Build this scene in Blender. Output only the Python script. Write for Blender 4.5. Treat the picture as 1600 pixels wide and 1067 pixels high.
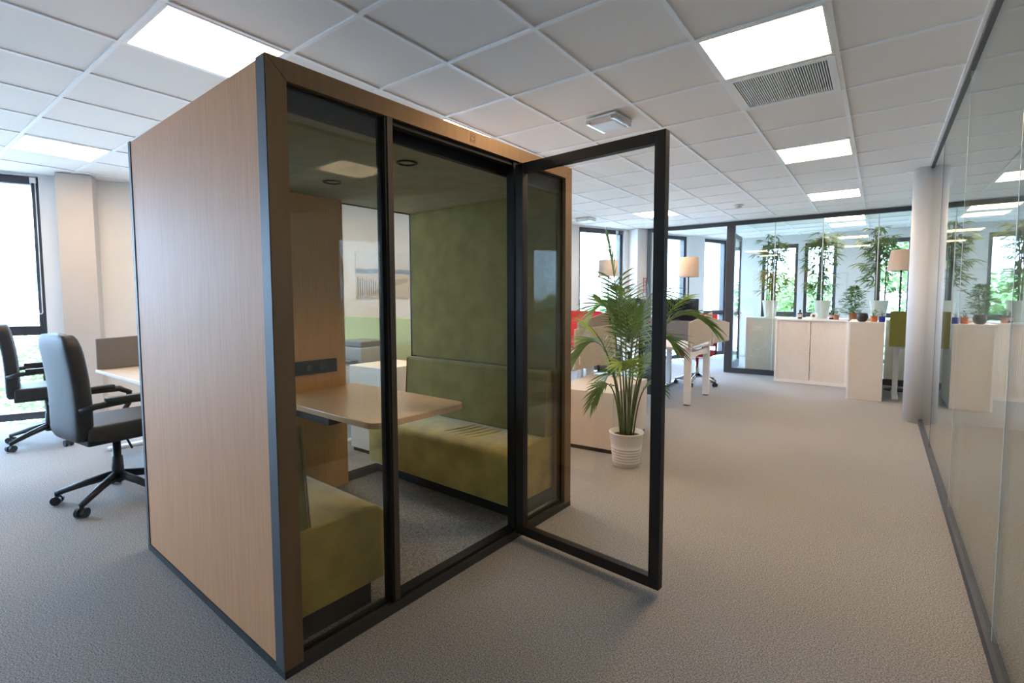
import bpy, bmesh, math, random
from mathutils import Vector, Matrix
R = math.radians
scene = bpy.context.scene
COL = scene.collection
for o in list(bpy.data.objects):
    bpy.data.objects.remove(o, do_unlink=True)

# ------------------------------------------------------------------ camera
CAM_H = 1.34
HC = 2.68                      # ceiling height
YAW, PITCH, ROLL = 0.639028, 0.0643603, -0.00260787
F_PX = 774.05
_fw = Vector((-math.sin(YAW)*math.cos(PITCH), math.cos(YAW)*math.cos(PITCH), -math.sin(PITCH)))
_r = Vector((math.cos(YAW), math.sin(YAW), 0))
_u = _r.cross(_fw)
_r2 = _r*math.cos(ROLL) + _u*math.sin(ROLL)
_u2 = _u*math.cos(ROLL) - _r*math.sin(ROLL)
cam_data = bpy.data.cameras.new('camera')
cam_data.sensor_width = 36.0
cam_data.lens = F_PX/1600*36.0
cam_data.shift_y = -17.6/1600
cam_data.clip_start = 0.02
cam = bpy.data.objects.new('camera', cam_data)
COL.objects.link(cam)
cam.matrix_world = Matrix(((_r2.x, _u2.x, -_fw.x, 0), (_r2.y, _u2.y, -_fw.y, 0), (_r2.z, _u2.z, -_fw.z, CAM_H), (0, 0, 0, 1)))
scene.camera = cam

# ------------------------------------------------------------------ world, exposure
SKY = 15.0
PANEL = 15.0
world = bpy.data.worlds.new('overcast_sky')
scene.world = world
world.use_nodes = True
bg = world.node_tree.nodes['Background']
bg.inputs[0].default_value = (0.44, 0.67, 1.0, 1)
bg.inputs[1].default_value = SKY
vs = scene.view_settings
vs.view_transform = 'Standard'
vs.look = 'None'
vs.gamma = 1.0
vs.use_curve_mapping = False
vs.exposure = 1.0

# ------------------------------------------------------------------ materials
MATS = {}
def nodes_of(name):
    m = bpy.data.materials.new(name)
    m.use_nodes = True
    nt = m.node_tree
    return m, nt, nt.nodes['Principled BSDF']

def pm(name, col, rough=0.5, metal=0.0, var=0.06, scale=8.0, bump=0.0, bscale=200.0, stretch=None, sheen=0.0, coat=0.0, emit=None, spec=0.5, trans=0.0):
    """principled material with procedural colour variation and fine relief"""
    if name in MATS:
        return MATS[name]
    m, nt, b = nodes_of(name)
    L = nt.links
    tc = nt.nodes.new('ShaderNodeTexCoord')
    mp = nt.nodes.new('ShaderNodeMapping')
    L.new(tc.outputs['Object'], mp.inputs['Vector'])
    if stretch:
        mp.inputs['Scale'].default_value = stretch
    nz = nt.nodes.new('ShaderNodeTexNoise')
    nz.inputs['Scale'].default_value = scale
    nz.inputs['Detail'].default_value = 4
    L.new(mp.outputs['Vector'], nz.inputs['Vector'])
    cr = nt.nodes.new('ShaderNodeValToRGB')
    cr.color_ramp.elements[0].position = 0.3
    cr.color_ramp.elements[1].position = 0.7
    lo = [max(0, c*(1-var)) for c in col]
    hi = [min(1, c*(1+var)) for c in col]
    cr.color_ramp.elements[0].color = (*lo, 1)
    cr.color_ramp.elements[1].color = (*hi, 1)
    L.new(nz.outputs['Fac'], cr.inputs['Fac'])
    L.new(cr.outputs['Color'], b.inputs['Base Color'])
    b.inputs['Roughness'].default_value = rough
    b.inputs['Metallic'].default_value = metal
    b.inputs['Specular IOR Level'].default_value = spec
    if sheen:
        b.inputs['Sheen Weight'].default_value = sheen
        b.inputs['Sheen Roughness'].default_value = 0.4
    if coat:
        b.inputs['Coat Weight'].default_value = coat
    if bump:
        n2 = nt.nodes.new('ShaderNodeTexNoise')
        n2.inputs['Scale'].default_value = bscale
        n2.inputs['Detail'].default_value = 3
        L.new(mp.outputs['Vector'], n2.inputs['Vector'])
        bp = nt.nodes.new('ShaderNodeBump')
        bp.inputs['Strength'].default_value = bump
        bp.inputs['Distance'].default_value = 0.01
        L.new(n2.outputs['Fac'], bp.inputs['Height'])
        L.new(bp.outputs['Normal'], b.inputs['Normal'])
    if emit:
        b.inputs['Emission Color'].default_value = (*emit[0], 1)
        b.inputs['Emission Strength'].default_value = emit[1]
    if trans:
        tl = nt.nodes.new('ShaderNodeBsdfTranslucent'); L.new(cr.outputs['Color'], tl.inputs['Color'])
        mx = nt.nodes.new('ShaderNodeMixShader'); mx.inputs[0].default_value = trans
        L.new(b.outputs[0], mx.inputs[1]); L.new(tl.outputs[0], mx.inputs[2])
        L.new(mx.outputs[0], nt.nodes['Material Output'].inputs['Surface'])
    MATS[name] = m
    return m

def glass(name, tint=(0.97, 0.98, 0.97), f0=0.04, rough=0.0):
    """thin architectural glass: tinted transmission plus Fresnel (Schlick) mirror reflection"""
    if name in MATS:
        return MATS[name]
    m = bpy.data.materials.new(name)
    m.use_nodes = True
    nt = m.node_tree
    nt.nodes.clear()
    L = nt.links
    out = nt.nodes.new('ShaderNodeOutputMaterial')
    mix = nt.nodes.new('ShaderNodeMixShader')
    tr = nt.nodes.new('ShaderNodeBsdfTransparent')
    tr.inputs[0].default_value = (*tint, 1)
    gl = nt.nodes.new('ShaderNodeBsdfGlossy')
    gl.inputs['Roughness'].default_value = rough
    gl.inputs['Color'].default_value = (0.95, 0.97, 0.96, 1)
    ge = nt.nodes.new('ShaderNodeNewGeometry')
    dt = nt.nodes.new('ShaderNodeVectorMath'); dt.operation = 'DOT_PRODUCT'
    L.new(ge.outputs['Incoming'], dt.inputs[0]); L.new(ge.outputs['Normal'], dt.inputs[1])
    ab = nt.nodes.new('ShaderNodeMath'); ab.operation = 'ABSOLUTE'
    L.new(dt.outputs['Value'], ab.inputs[0])
    s1 = nt.nodes.new('ShaderNodeMath'); s1.operation = 'SUBTRACT'; s1.use_clamp = True
    s1.inputs[0].default_value = 1.0; L.new(ab.outputs[0], s1.inputs[1])
    pw = nt.nodes.new('ShaderNodeMath'); pw.operation = 'POWER'
    L.new(s1.outputs[0], pw.inputs[0]); pw.inputs[1].default_value = 5.0
    ml = nt.nodes.new('ShaderNodeMath'); ml.operation = 'MULTIPLY_ADD'; ml.use_clamp = True
    L.new(pw.outputs[0], ml.inputs[0]); ml.inputs[1].default_value = 1-f0; ml.inputs[2].default_value = f0
    L.new(ml.outputs[0], mix.inputs[0]); L.new(tr.outputs[0], mix.inputs[1]); L.new(gl.outputs[0], mix.inputs[2])
    L.new(mix.outputs[0], out.inputs['Surface'])
    MATS[name] = m
    return m

def carpet_mat():
    m, nt, b = nodes_of('carpet')
    L = nt.links
    tc = nt.nodes.new('ShaderNodeTexCoord')
    n1 = nt.nodes.new('ShaderNodeTexNoise'); n1.inputs['Scale'].default_value = 190; n1.inputs['Detail'].default_value = 6; n1.inputs['Roughness'].default_value = 0.75
    n2 = nt.nodes.new('ShaderNodeTexVoronoi'); n2.inputs['Scale'].default_value = 210
    n3 = nt.nodes.new('ShaderNodeTexNoise'); n3.inputs['Scale'].default_value = 1.2
    for n in (n1, n2, n3):
        L.new(tc.outputs['Object'], n.inputs['Vector'])
    cr = nt.nodes.new('ShaderNodeValToRGB')
    e = cr.color_ramp.elements
    e[0].position = 0.38; e[0].color = (0.12, 0.111, 0.104, 1)
    e[1].position = 0.62; e[1].color = (0.64, 0.60, 0.57, 1)
    k = cr.color_ramp.elements.new(0.5); k.color = (0.36, 0.338, 0.32, 1)
    L.new(n1.outputs['Fac'], cr.inputs['Fac'])
    mx = nt.nodes.new('ShaderNodeMix'); mx.data_type = 'RGBA'; mx.blend_type = 'MULTIPLY'
    mx.inputs[0].default_value = 0.25
    L.new(cr.outputs['Color'], mx.inputs[6]); L.new(n2.outputs['Distance'], mx.inputs[7])
    c3 = nt.nodes.new('ShaderNodeValToRGB')
    c3.color_ramp.elements[0].color = (0.88, 0.88, 0.88, 1)
    L.new(n3.outputs['Fac'], c3.inputs['Fac'])
    m2 = nt.nodes.new('ShaderNodeMix'); m2.data_type = 'RGBA'; m2.blend_type = 'MULTIPLY'; m2.inputs[0].default_value = 1
    L.new(mx.outputs[2], m2.inputs[6]); L.new(c3.outputs['Color'], m2.inputs[7])
    L.new(m2.outputs[2], b.inputs['Base Color'])
    b.inputs['Roughness'].default_value = 0.95
    b.inputs['Specular IOR Level'].default_value = 0.15
    bp = nt.nodes.new('ShaderNodeBump'); bp.inputs['Strength'].default_value = 0.35; bp.inputs['Distance'].default_value = 0.004
    L.new(n1.outputs['Fac'], bp.inputs['Height']); L.new(bp.outputs['Normal'], b.inputs['Normal'])
    return m

M_CARPET = carpet_mat()
M_WALL = pm('wall_paint', (0.74, 0.73, 0.72), 0.7, var=0.02, scale=3, bump=0.05, bscale=300)
M_WARMWALL = pm('warm_paint', (0.58, 0.53, 0.49), 0.7, var=0.02, scale=3, bump=0.05, bscale=300)
M_TILE = pm('mineral_tile', (0.85, 0.82, 0.79), 0.9, var=0.02, scale=160, bump=0.04, bscale=500, spec=0.2)
M_COLUMN = pm('column_paint', (0.60, 0.58, 0.56), 0.6, var=0.02, scale=3)
M_RAIL = pm('white_ceiling_rail', (0.88, 0.88, 0.88), 0.5, var=0.01)
M_PANEL = pm('light_diffuser', (0.9, 0.9, 0.88), 0.5, emit=((1.0, 0.71, 0.43), PANEL), var=0.01)
M_WHITE = pm('white_metal', (0.74, 0.72, 0.70), 0.4, var=0.02)
M_CREAM = pm('cream_laminate', (0.72, 0.64, 0.56), 0.5, var=0.02)
M_WLAM = pm('white_laminate', (0.74, 0.71, 0.67), 0.5, var=0.02)
M_ANTH = pm('anthracite_aluminium', (0.035, 0.037, 0.042), 0.4, var=0.1, scale=20)
M_SLATE = pm('slate_rail', (0.035, 0.038, 0.048), 0.55, var=0.08, scale=20)
M_BRONZE = pm('bronze_anodised', (0.215, 0.13, 0.065), 0.42, metal=0.45, var=0.06, scale=40, stretch=(1, 1, 0.05))
M_PODSIDE = pm('graphite_edge', (0.10, 0.105, 0.115), 0.55, metal=0.3, var=0.05)
M_BLACK = pm('black_powder_coat', (0.010, 0.010, 0.010), 0.55, var=0.15, scale=30, spec=0.3)
M_BLKPL = pm('black_plastic', (0.014, 0.014, 0.015), 0.5, var=0.15, scale=30)
M_LEATHER = pm('black_leather', (0.018, 0.018, 0.02), 0.5, var=0.15, scale=25, bump=0.2, bscale=350)
M_PODWOOD = pm('beech_laminate', (0.70, 0.345, 0.165), 0.56, spec=0.28, var=0.07, scale=9, stretch=(14, 14, 0.5))
M_INWOOD = pm('beech_laminate_warm_lit', (0.84, 0.47, 0.17), 0.42, var=0.08, scale=9, stretch=(12, 12, 0.5))  # side panel wood tone, with warm light put into the colour
M_TABLE = pm('table_laminate', (0.88, 0.56, 0.33), 0.28, var=0.07, scale=8, stretch=(1, 12, 12))
M_VELVET = pm('olive_velvet', (0.58, 0.44, 0.10), 0.75, var=0.22, scale=7, bump=0.15, bscale=60, sheen=0.6)
M_FELT = pm('olive_felt', (0.27, 0.225, 0.075), 0.95, var=0.14, scale=9, bump=0.2, bscale=250, sheen=0.15)
M_PLINTH = pm('dark_plinth', (0.035, 0.035, 0.035), 0.6, var=0.1)
M_CHROME = pm('brushed_steel', (0.55, 0.56, 0.57), 0.25, metal=1.0, var=0.04)
M_GREEN_SCR = pm('green_fabric', (0.14, 0.13, 0.02), 0.9, var=0.08, scale=60, bump=0.2, bscale=600)
M_LGREEN = pm('pale_green_fabric', (0.44, 0.50, 0.27), 0.9, var=0.06, scale=60, bump=0.2, bscale=600)
M_BEIGE = pm('beige_fabric', (0.46, 0.40, 0.33), 0.9, var=0.06, scale=60, bump=0.2, bscale=600)
M_RED = pm('red_fabric', (0.62, 0.02, 0.035), 0.85, var=0.08, scale=60, bump=0.2, bscale=600)
M_GREYSCR = pm('grey_fabric', (0.18, 0.165, 0.155), 0.9, var=0.08, scale=60, bump=0.2, bscale=600)
M_DESK = pm('desk_laminate', (0.60, 0.50, 0.41), 0.4, var=0.05, scale=6, stretch=(1, 12, 12))
M_SHADE = pm('lamp_shade_fabric', (0.74, 0.62, 0.52), 0.9, var=0.03, scale=40, bump=0.1, trans=0.5)
M_POT = pm('white_ceramic', (0.76, 0.73, 0.68), 0.4, var=0.02)
M_SOIL = pm('soil', (0.05, 0.035, 0.025), 0.95, var=0.4, scale=60, bump=0.6, bscale=80)
M_LEAF = pm('palm_leaf', (0.11, 0.20, 0.045), 0.4, var=0.45, scale=5, trans=0.25)
M_LEAFL = pm('palm_leaf_young', (0.30, 0.42, 0.07), 0.45, var=0.3, scale=5, trans=0.3)
M_STEM = pm('palm_stem', (0.12, 0.16, 0.05), 0.5, var=0.3, scale=20)
M_BLEAF = pm('bamboo_leaf', (0.19, 0.27, 0.06), 0.5, var=0.45, scale=9, trans=0.35)
M_CULM = pm('bamboo_culm', (0.06, 0.05, 0.025), 0.5, var=0.4, scale=12)
M_FERN = pm('fern_leaf', (0.13, 0.26, 0.09), 0.5, var=0.4, scale=12, trans=0.25)
M_TREE = pm('tree_leaf', (0.15, 0.25, 0.075), 0.7, var=0.5, scale=1.5, trans=0.25)
M_BARK = pm('bark', (0.09, 0.07, 0.05), 0.9, var=0.4, scale=10)
M_SCREEN = pm('dark_display', (0.012, 0.013, 0.016), 0.2, var=0.1)
M_BLUEGREY = pm('blue_grey_plastic', (0.07, 0.075, 0.095), 0.5, var=0.1)
M_GLASS = glass('clear_glass', (0.985, 0.99, 0.985), 0.035)
M_GLASSPOD = glass('smoked_glass', (0.94, 0.95, 0.93), 0.045)
M_GLASSGRN = glass('green_tint_glass', (0.94, 0.975, 0.96), 0.05)
M_GLASSWALL = glass('office_glass', (0.93, 0.965, 0.945), 0.05)

# ------------------------------------------------------------------ mesh helpers
class MB:
    def __init__(self):
        self.v = []; self.f = []
    def add(self, vs, fs):
        k = len(self.v)
        self.v += [tuple(p) for p in vs]
        self.f += [tuple(i+k for i in f) for f in fs]
        return self
    def box(self, x0, x1, y0, y1, z0, z1):
        if x0 > x1: x0, x1 = x1, x0
        if y0 > y1: y0, y1 = y1, y0
        if z0 > z1: z0, z1 = z1, z0
        return self.add([(x0,y0,z0),(x1,y0,z0),(x1,y1,z0),(x0,y1,z0),(x0,y0,z1),(x1,y0,z1),(x1,y1,z1),(x0,y1,z1)],
                 [(0,3,2,1),(4,5,6,7),(0,1,5,4),(1,2,6,5),(2,3,7,6),(3,0,4,7)])
    def prism(self, poly, z0, z1):
        n = len(poly)
        a = sum(poly[i][0]*poly[(i+1)%n][1]-poly[(i+1)%n][0]*poly[i][1] for i in range(n))
        if a < 0: poly = poly[::-1]
        vs = [(x,y,z0) for x,y in poly]+[(x,y,z1) for x,y in poly]
        fs = [tuple(range(n-1,-1,-1)), tuple(range(n,2*n))]+[(i,(i+1)%n,n+(i+1)%n,n+i) for i in range(n)]
        return self.add(vs, fs)
    def extr(self, poly, axis, a0, a1):
        """polygon extruded along axis 'x' (poly = y,z) or 'y' (poly = x,z)"""
        n = len(poly)
        if axis == 'x':
            vs = [(a0,p,q) for p,q in poly]+[(a1,p,q) for p,q in poly]
        else:
            vs = [(p,a0,q) for p,q in poly]+[(p,a1,q) for p,q in poly]
        fs = [tuple(range(n-1,-1,-1)), tuple(range(n,2*n))]+[(i,(i+1)%n,n+(i+1)%n,n+i) for i in range(n)]
        return self.add(vs, fs)
    def tube(self, pts, rad, n=8, cap=True):
        pts = [Vector(p) for p in pts]
        if not isinstance(rad, (list, tuple)): rad = [rad]*len(pts)
        vs = []; fs = []
        up = None
        for i, p in enumerate(pts):
            d = (pts[min(i+1,len(pts)-1)]-pts[max(i-1,0)]).normalized()
            if up is None:
                up = Vector((0,0,1)) if abs(d.z) < 0.9 else Vector((1,0,0))
            a = d.cross(up).normalized(); b = a.cross(d).normalized(); up = b
            for k in range(n):
                t = 2*math.pi*k/n
                vs.append(p+(a*math.cos(t)+b*math.sin(t))*rad[i])
        for i in range(len(pts)-1):
            for k in range(n):
                k2 = (k+1)%n
                fs.append((i*n+k,i*n+k2,(i+1)*n+k2,(i+1)*n+k))
        if cap:
            fs.append(tuple(range(n-1,-1,-1))); fs.append(tuple(range((len(pts)-1)*n,len(pts)*n)))
        return self.add(vs, fs)
    def lathe(self, prof, n=24, c=(0,0,0), cap=True):
        vs = []; fs = []
        for r, z in prof:
            for k in range(n):
                t = 2*math.pi*k/n
                vs.append((c[0]+r*math.cos(t), c[1]+r*math.sin(t), c[2]+z))
        for i in range(len(prof)-1):
            for k in range(n):
                k2 = (k+1)%n
                fs.append((i*n+k,i*n+k2,(i+1)*n+k2,(i+1)*n+k))
        if cap:
            fs.append(tuple(range(n-1,-1,-1))); fs.append(tuple(range((len(prof)-1)*n,len(prof)*n)))
        return self.add(vs, fs)
    def leaf(self, p, d, length, width, side, droop=0.3, seg=3):
        """lens-shaped leaf from p along d"""
        p = Vector(p); d = Vector(d).normalized(); s = Vector(side)
        s = (s-d*s.dot(d)).normalized()
        prev = None; k0 = len(self.v)
        rows = []
        for i in range(seg+1):
            t = i/seg
            c = p+d*length*t+Vector((0,0,-1))*droop*length*t*t
            w = width*math.sin(math.pi*min(1,0.12+0.88*t))*0.5 if i < seg else 0
            if i == seg:
                self.v.append(tuple(c)); rows.append((len(self.v)-1,))
            else:
                self.v.append(tuple(c-s*w)); self.v.append(tuple(c+s*w)); rows.append((len(self.v)-2,len(self.v)-1))
        for a, b in zip(rows, rows[1:]):
            if len(b) == 2: self.f.append((a[0],a[1],b[1],b[0]))
            else: self.f.append((a[0],a[1],b[0]))
        return self

def mesh(mb, name, mats):
    me = bpy.data.meshes.new(name)
    me.from_pydata(mb.v, [], mb.f)
    if not isinstance(mats, (list, tuple)): mats = [mats]
    for m in mats: me.materials.append(m)
    me.update()
    return me

def obj(name, mb, mat, parent=None, bevel=0.0, smooth=False, loc=None, seg=2, label=None, kind=None):
    me = mb if isinstance(mb, bpy.types.Mesh) else mesh(mb, name, mat)
    o = bpy.data.objects.new(name, me)
    COL.objects.link(o)
    if parent is not None: o.parent = parent
    if loc is not None: o.location = loc
    if smooth:
        for p in me.polygons: p.use_smooth = True
    if bevel:
        md = o.modifiers.new('edge', 'BEVEL'); md.width = bevel; md.segments = seg; md.limit_method = 'ANGLE'; md.angle_limit = R(40)
        md.harden_normals = False
        if smooth is None: pass
    if label: o['label'] = label
    if kind: o['kind'] = kind
    return o

def soft(o, lv=2):
    md = o.modifiers.new('soft', 'SUBSURF'); md.levels = lv; md.render_levels = lv
    for p in o.data.polygons: p.use_smooth = True
    return o

def tag(o, label, cat, group=None):
    o['label'] = label; o['category'] = cat
    if group: o['group'] = group
    return o

def struct(o, label=None):
    o['kind'] = 'structure'
    if label: o['label'] = label
    return o

def thing(name, label, cat, loc=(0,0,0), rz=0.0, group=None):
    o = bpy.data.objects.new(name, None)
    o.empty_display_size = 0.1
    COL.objects.link(o)
    o.location = loc; o.rotation_euler = (0,0,rz)
    return tag(o, label, cat, group)

def sroot(name, loc=(0,0,0), rz=0.0, label=None):
    o = bpy.data.objects.new(name, None)
    o.empty_display_size = 0.1
    COL.objects.link(o)
    o.location = loc; o.rotation_euler = (0,0,rz)
    return struct(o, label)

def copy_tree(o, parent=None):
    c = o.copy(); COL.objects.link(c); c.parent = parent
    for ch in list(o.children):
        copy_tree(ch, c)
    return c

def rbox(hx, hy, hz, n=4):
    """rounded-box control cage for soft(): box with inset loops"""
    mb = MB()
    bm = bmesh.new()
    bmesh.ops.create_cube(bm, size=1.0)
    for v in bm.verts: v.co = Vector((v.co.x*hx, v.co.y*hy, v.co.z*hz))
    bmesh.ops.bevel(bm, geom=bm.edges[:], offset=min(hx,hy,hz)*0.28, segments=2, profile=0.6, affect='EDGES')
    mb.v = [tuple(v.co) for v in bm.verts]
    bm.verts.index_update()
    mb.f = [tuple(v.index for v in f.verts) for f in bm.faces]
    bm.free()
    return mb
def shift(mb, d=(0,0,0), rot=None):
    M = Matrix.Identity(3) if rot is None else rot
    mb.v = [tuple(M @ Vector(p)+Vector(d)) for p in mb.v]
    return mb

# ------------------------------------------------------------------ room shell
P0 = Vector((-7.175, 1.744)); FA = R(22.4)
DF = Vector((math.sin(FA), math.cos(FA))); NF = Vector((math.cos(FA), -math.sin(FA)))   # along / into the room
def fac(s, off=0.0):
    p = P0+DF*s+NF*off
    return (p.x, p.y)
XG = 0.385         # glass wall on the right
YP = 9.45          # glass partition at the far end
YB = 12.3          # window wall of the far room
YN = -3.6          # wall behind the camera
XE = 4.2           # far side of the neighbouring room
S_N = (YN-P0.y)/DF.y; S_B = (YB-P0.y)/DF.y
poly = [fac(S_N), (XE, YN), (XE, YB), fac(S_B)]
struct(obj('floor', MB().prism(poly, -0.12, 0.0), M_CARPET), 'grey-brown speckled office carpet')

# ceiling: slab with grid rails and tiles
ceil = obj('ceiling', MB().prism([fac(S_N, -0.3), (XE+.2, YN-.2), (XE+.2, YB+.2), fac(S_B+.2, -0.3)], HC+0.05, HC+0.2), M_WALL)
struct(ceil, 'suspended ceiling of square white tiles')
GX0, GY0, G = -0.24, 0.93, 0.6
def gx(i): return GX0+G*i
def gy(j): return GY0+G*j
# light panels given by grid cell (i, j): cell spans gx(i)..gx(i+1), gy(j)..gy(j+1)
LIGHT_CELLS = {(-1,3):'square ceiling light panel beside the air grille', (-1,7):'square ceiling light panel over the carpet aisle, second from the grille',
  (-1,11):'square ceiling light panel over the aisle nearest the far cabinets', (-5,0):'large bright ceiling light panel directly over the pod corner',
  (-10,0):'ceiling light panel nearest the left window', (-5,3):'ceiling light panel hidden behind the pod top edge',
  (-5,11):'ceiling light panel seen through the open pod door', (-8,4):'ceiling light panel added behind the pod to brighten its table',  # the panel behind the pod is added to light the table through the glass
  (-1,15):'ceiling light panel in the far room nearest the partition'}
GRILLE = (-1,4)
def clip(poly, p, n):
    out = []
    for i in range(len(poly)):
        a = Vector(poly[i]); b = Vector(poly[(i+1)%len(poly)])
        da = (a-p).dot(n); db = (b-p).dot(n)
        if da >= 0: out.append(tuple(a))
        if da*db < 0:
            t = da/(da-db); out.append(tuple(a+(b-a)*t))
    return out
def project(p):
    q = Vector(p)-Vector((0,0,CAM_H))
    z = q.dot(_fw)
    if z <= 0.05: return None
    return (800+F_PX*q.dot(_r2)/z, 515.9-F_PX*q.dot(_u2)/z, z)
tile_me = mesh(MB().box(-G/2+.011, G/2-.011, -G/2+.011, G/2-.011, 0.008, 0.03), 'ceiling_tile', M_TILE)
full = []; rest = MB()
for i in range(-18, 7):
    for j in range(-8, 20):
        if (i,j) in LIGHT_CELLS or (i,j) == GRILLE: continue
        x0, x1, y0, y1 = gx(i), gx(i+1), gy(j), gy(j+1)
        c = ((x0+x1)/2, (y0+y1)/2)
        if y1 > YB+.3 or y0 < YN or x0 > XE: continue
        cell = [(x0+.011,y0+.011),(x1-.011,y0+.011),(x1-.011,y1-.011),(x0+.011,y1-.011)]
        cp = clip(cell, P0, NF)
        if len(cp) < 3: continue
        pj = project((c[0],c[1],HC))
        vis = pj is not None and -120 < pj[0] < 1720 and -160 < pj[1] < 520
        if vis and len(cp) == 4 and cp == cell and c[0] < XG+.4 and c[1] < YB:
            full.append((pj[2], c))
        else:
            rest.prism([(p[0],p[1]) for p in cp], HC+0.008, HC+0.03)
full.sort()
for k, (d, c) in enumerate(full):
    if k < 295:
        o = bpy.data.objects.new('ceiling_tile', tile_me); COL.objects.link(o); o.parent = ceil; o.location = (c[0], c[1], HC)
    else:
        rest.box(c[0]-.289, c[0]+.289, c[1]-.289, c[1]+.289, HC+.008, HC+.03)
obj('outer_tiles', rest, M_TILE, ceil, kind='stuff')
for i in range(-17, 8):
    x = gx(i)
    if x > XE: continue
    s_y = P0.y+(x-P0.x)/math.tan(FA)      # facade crossing
    y1 = min(YB, s_y) if x < fac(S_B)[0] else YB
    if y1 < YN+.2: continue
    obj('ceiling_rail', MB().box(x-.012, x+.012, YN, y1, HC, HC+.035), M_RAIL, ceil)
for j in range(-7, 19):
    y = gy(j)
    if y < YN or y > YB: continue
    x0 = P0.x+(y-P0.y)*math.tan(FA)
    obj('ceiling_rail', MB().box(x0, XE, y-.012, y+.012, HC-.0005, HC+.035), M_RAIL, ceil)

# facade: piers between full-height windows
WIN = [(-4.7,-2.3),(-2.0,-0.46),(0.9,2.1),(4.3,5.6),(6.96,8.09),(9.05,9.95),(10.5,11.32)]
TH = 0.3
def fbox(mb, s0, s1, o0, o1, z0, z1):
    mb.prism([fac(s0,o0), fac(s1,o0), fac(s1,o1), fac(s0,o1)], z0, z1)
wf = MB(); s = S_N-0.3
for a, b in WIN:
    fbox(wf, s, a, -TH, 0, 0, HC+.05); fbox(wf, a, b, -TH, 0, 2.66, HC+.06); s = b
fbox(wf, s, S_B+.1, -TH, 0, 0, HC+.05)
struct(obj('wall_left', wf, M_WALL), 'white facade wall between full-height windows')
pw = MB()
fbox(pw, -0.27, 0.03, 0.001, 0.26, 0, HC-.001)
struct(obj('wall_pilaster', pw, M_WARMWALL), 'warm white pilaster beside the left window')
pw = MB(); fbox(pw, 8.2, 8.68, 0.001, 0.25, 0, HC-.001)
struct(obj('wall_pilaster', pw, M_WALL), 'white pilaster carrying the red safety notice')
def window(n, s0, s1, label, zt=2.655, tz=1.0, blind=True):
    w = sroot('window_%d' % n, label=label)
    for (a, b, c, d) in ((s0, s0+.07, 0.02, zt), (s1-.07, s1, 0.02, zt), (s0+.07, s1-.07, zt-.07, zt), (s0+.07, s1-.07, 0.02, 0.10), (s0+.07, s1-.07, tz-.05, tz+.05)):
        m = MB(); fbox(m, a, b, -0.16, -0.05, c, d); obj('window_frame', m, M_ANTH, w)
    for (c, d) in ((0.10, tz-.05), (tz+.05, zt-.07)):
        m = MB(); fbox(m, s0+.07, s1-.07, -.115, -.10, c, d); obj('pane', m, M_GLASS, w)
    return w
for n, (a, b) in enumerate(WIN):
    window(n+1, a, b, ['dark framed window behind the camera','dark framed window at the left edge','dark framed window hidden behind the pod','dark framed window beyond the pod wall','dark framed window behind the palm','dark framed window just past the partition','bright window beside the open glass door'][n])
# far room window wall
WINB = [(-2.16,-1.46),(-1.34,-0.76),(-0.10,0.46),(1.0,1.6),(2.2,2.9)]
wb = MB(); x = fac(S_B)[0]-.4
for a, b in WINB:
    wb.box(x, a, YB, YB+TH, 0, HC+.05); wb.box(a, b, YB, YB+TH, 2.5, HC+.06); x = b
wb.box(x, XE+.1, YB, YB+TH, 0, HC+.05)
struct(obj('wall_back', wb, M_WALL), 'pale wall of the far room')
for n, (a, b) in enumerate(WINB):
    w = sroot('window_%d' % (n+8), label=['far room window behind the first bamboo','far room window behind the middle bamboo','far room window beside the floor lamp','far room window past the column','far room window at the right end'][n])
    for (p, q, c, d) in ((a, a+.06, .02, 2.5), (b-.06, b, .02, 2.5), (a+.06, b-.06, 2.42, 2.5), (a+.06, b-.06, .02, .1), (a+.06, b-.06, .93, 1.03)):
        obj('window_frame', MB().box(p, q, YB+.05, YB+.16, c, d), M_ANTH, w)
    for (c, d) in ((.1, .93), (1.03, 2.42)):
        obj('pane', MB().box(a+.06, b-.06, YB+.1, YB+.112, c, d), M_GLASS, w)
struct(obj('wall_rear', MB().box(fac(S_N)[0]-.3, XE+.1, YN-.2, YN, 0, HC+.05), M_WALL), 'white wall behind the camera')
struct(obj('wall_neighbour', MB().box(XE, XE+.2, YN, YB, 0, HC+.05), M_WALL), 'white wall of the neighbouring room')
struct(obj('wall_added_blocker', MB().box(.545, XE, 6.98, 7.08, 0, HC+.04), M_WALL), 'white cross wall added to dim the room behind the right glass wall')  # unseen wall added to keep daylight out of the room behind the glass
# portals help daylight sampling through the openings
def portal(cx, cy, w, h, zc, nx, ny):
    l = bpy.data.lights.new('daylight_portal', 'AREA'); l.shape = 'RECTANGLE'; l.size = w; l.size_y = h
    l.cycles.is_portal = True
    o = bpy.data.objects.new('daylight_portal', l); COL.objects.link(o)
    o.matrix_world = Matrix.Translation((cx, cy, zc)) @ Vector((-nx, -ny, 0)).to_track_quat('Z', 'Y').to_matrix().to_4x4()
for a, b in WIN:
    c = fac((a+b)/2, -.2); portal(c[0], c[1], b-a-.1, 2.55, 1.35, NF.x, NF.y)
for a, b in WINB:
    portal((a+b)/2, YB+.2, b-a-.1, 2.4, 1.25, 0, -1)

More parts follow.
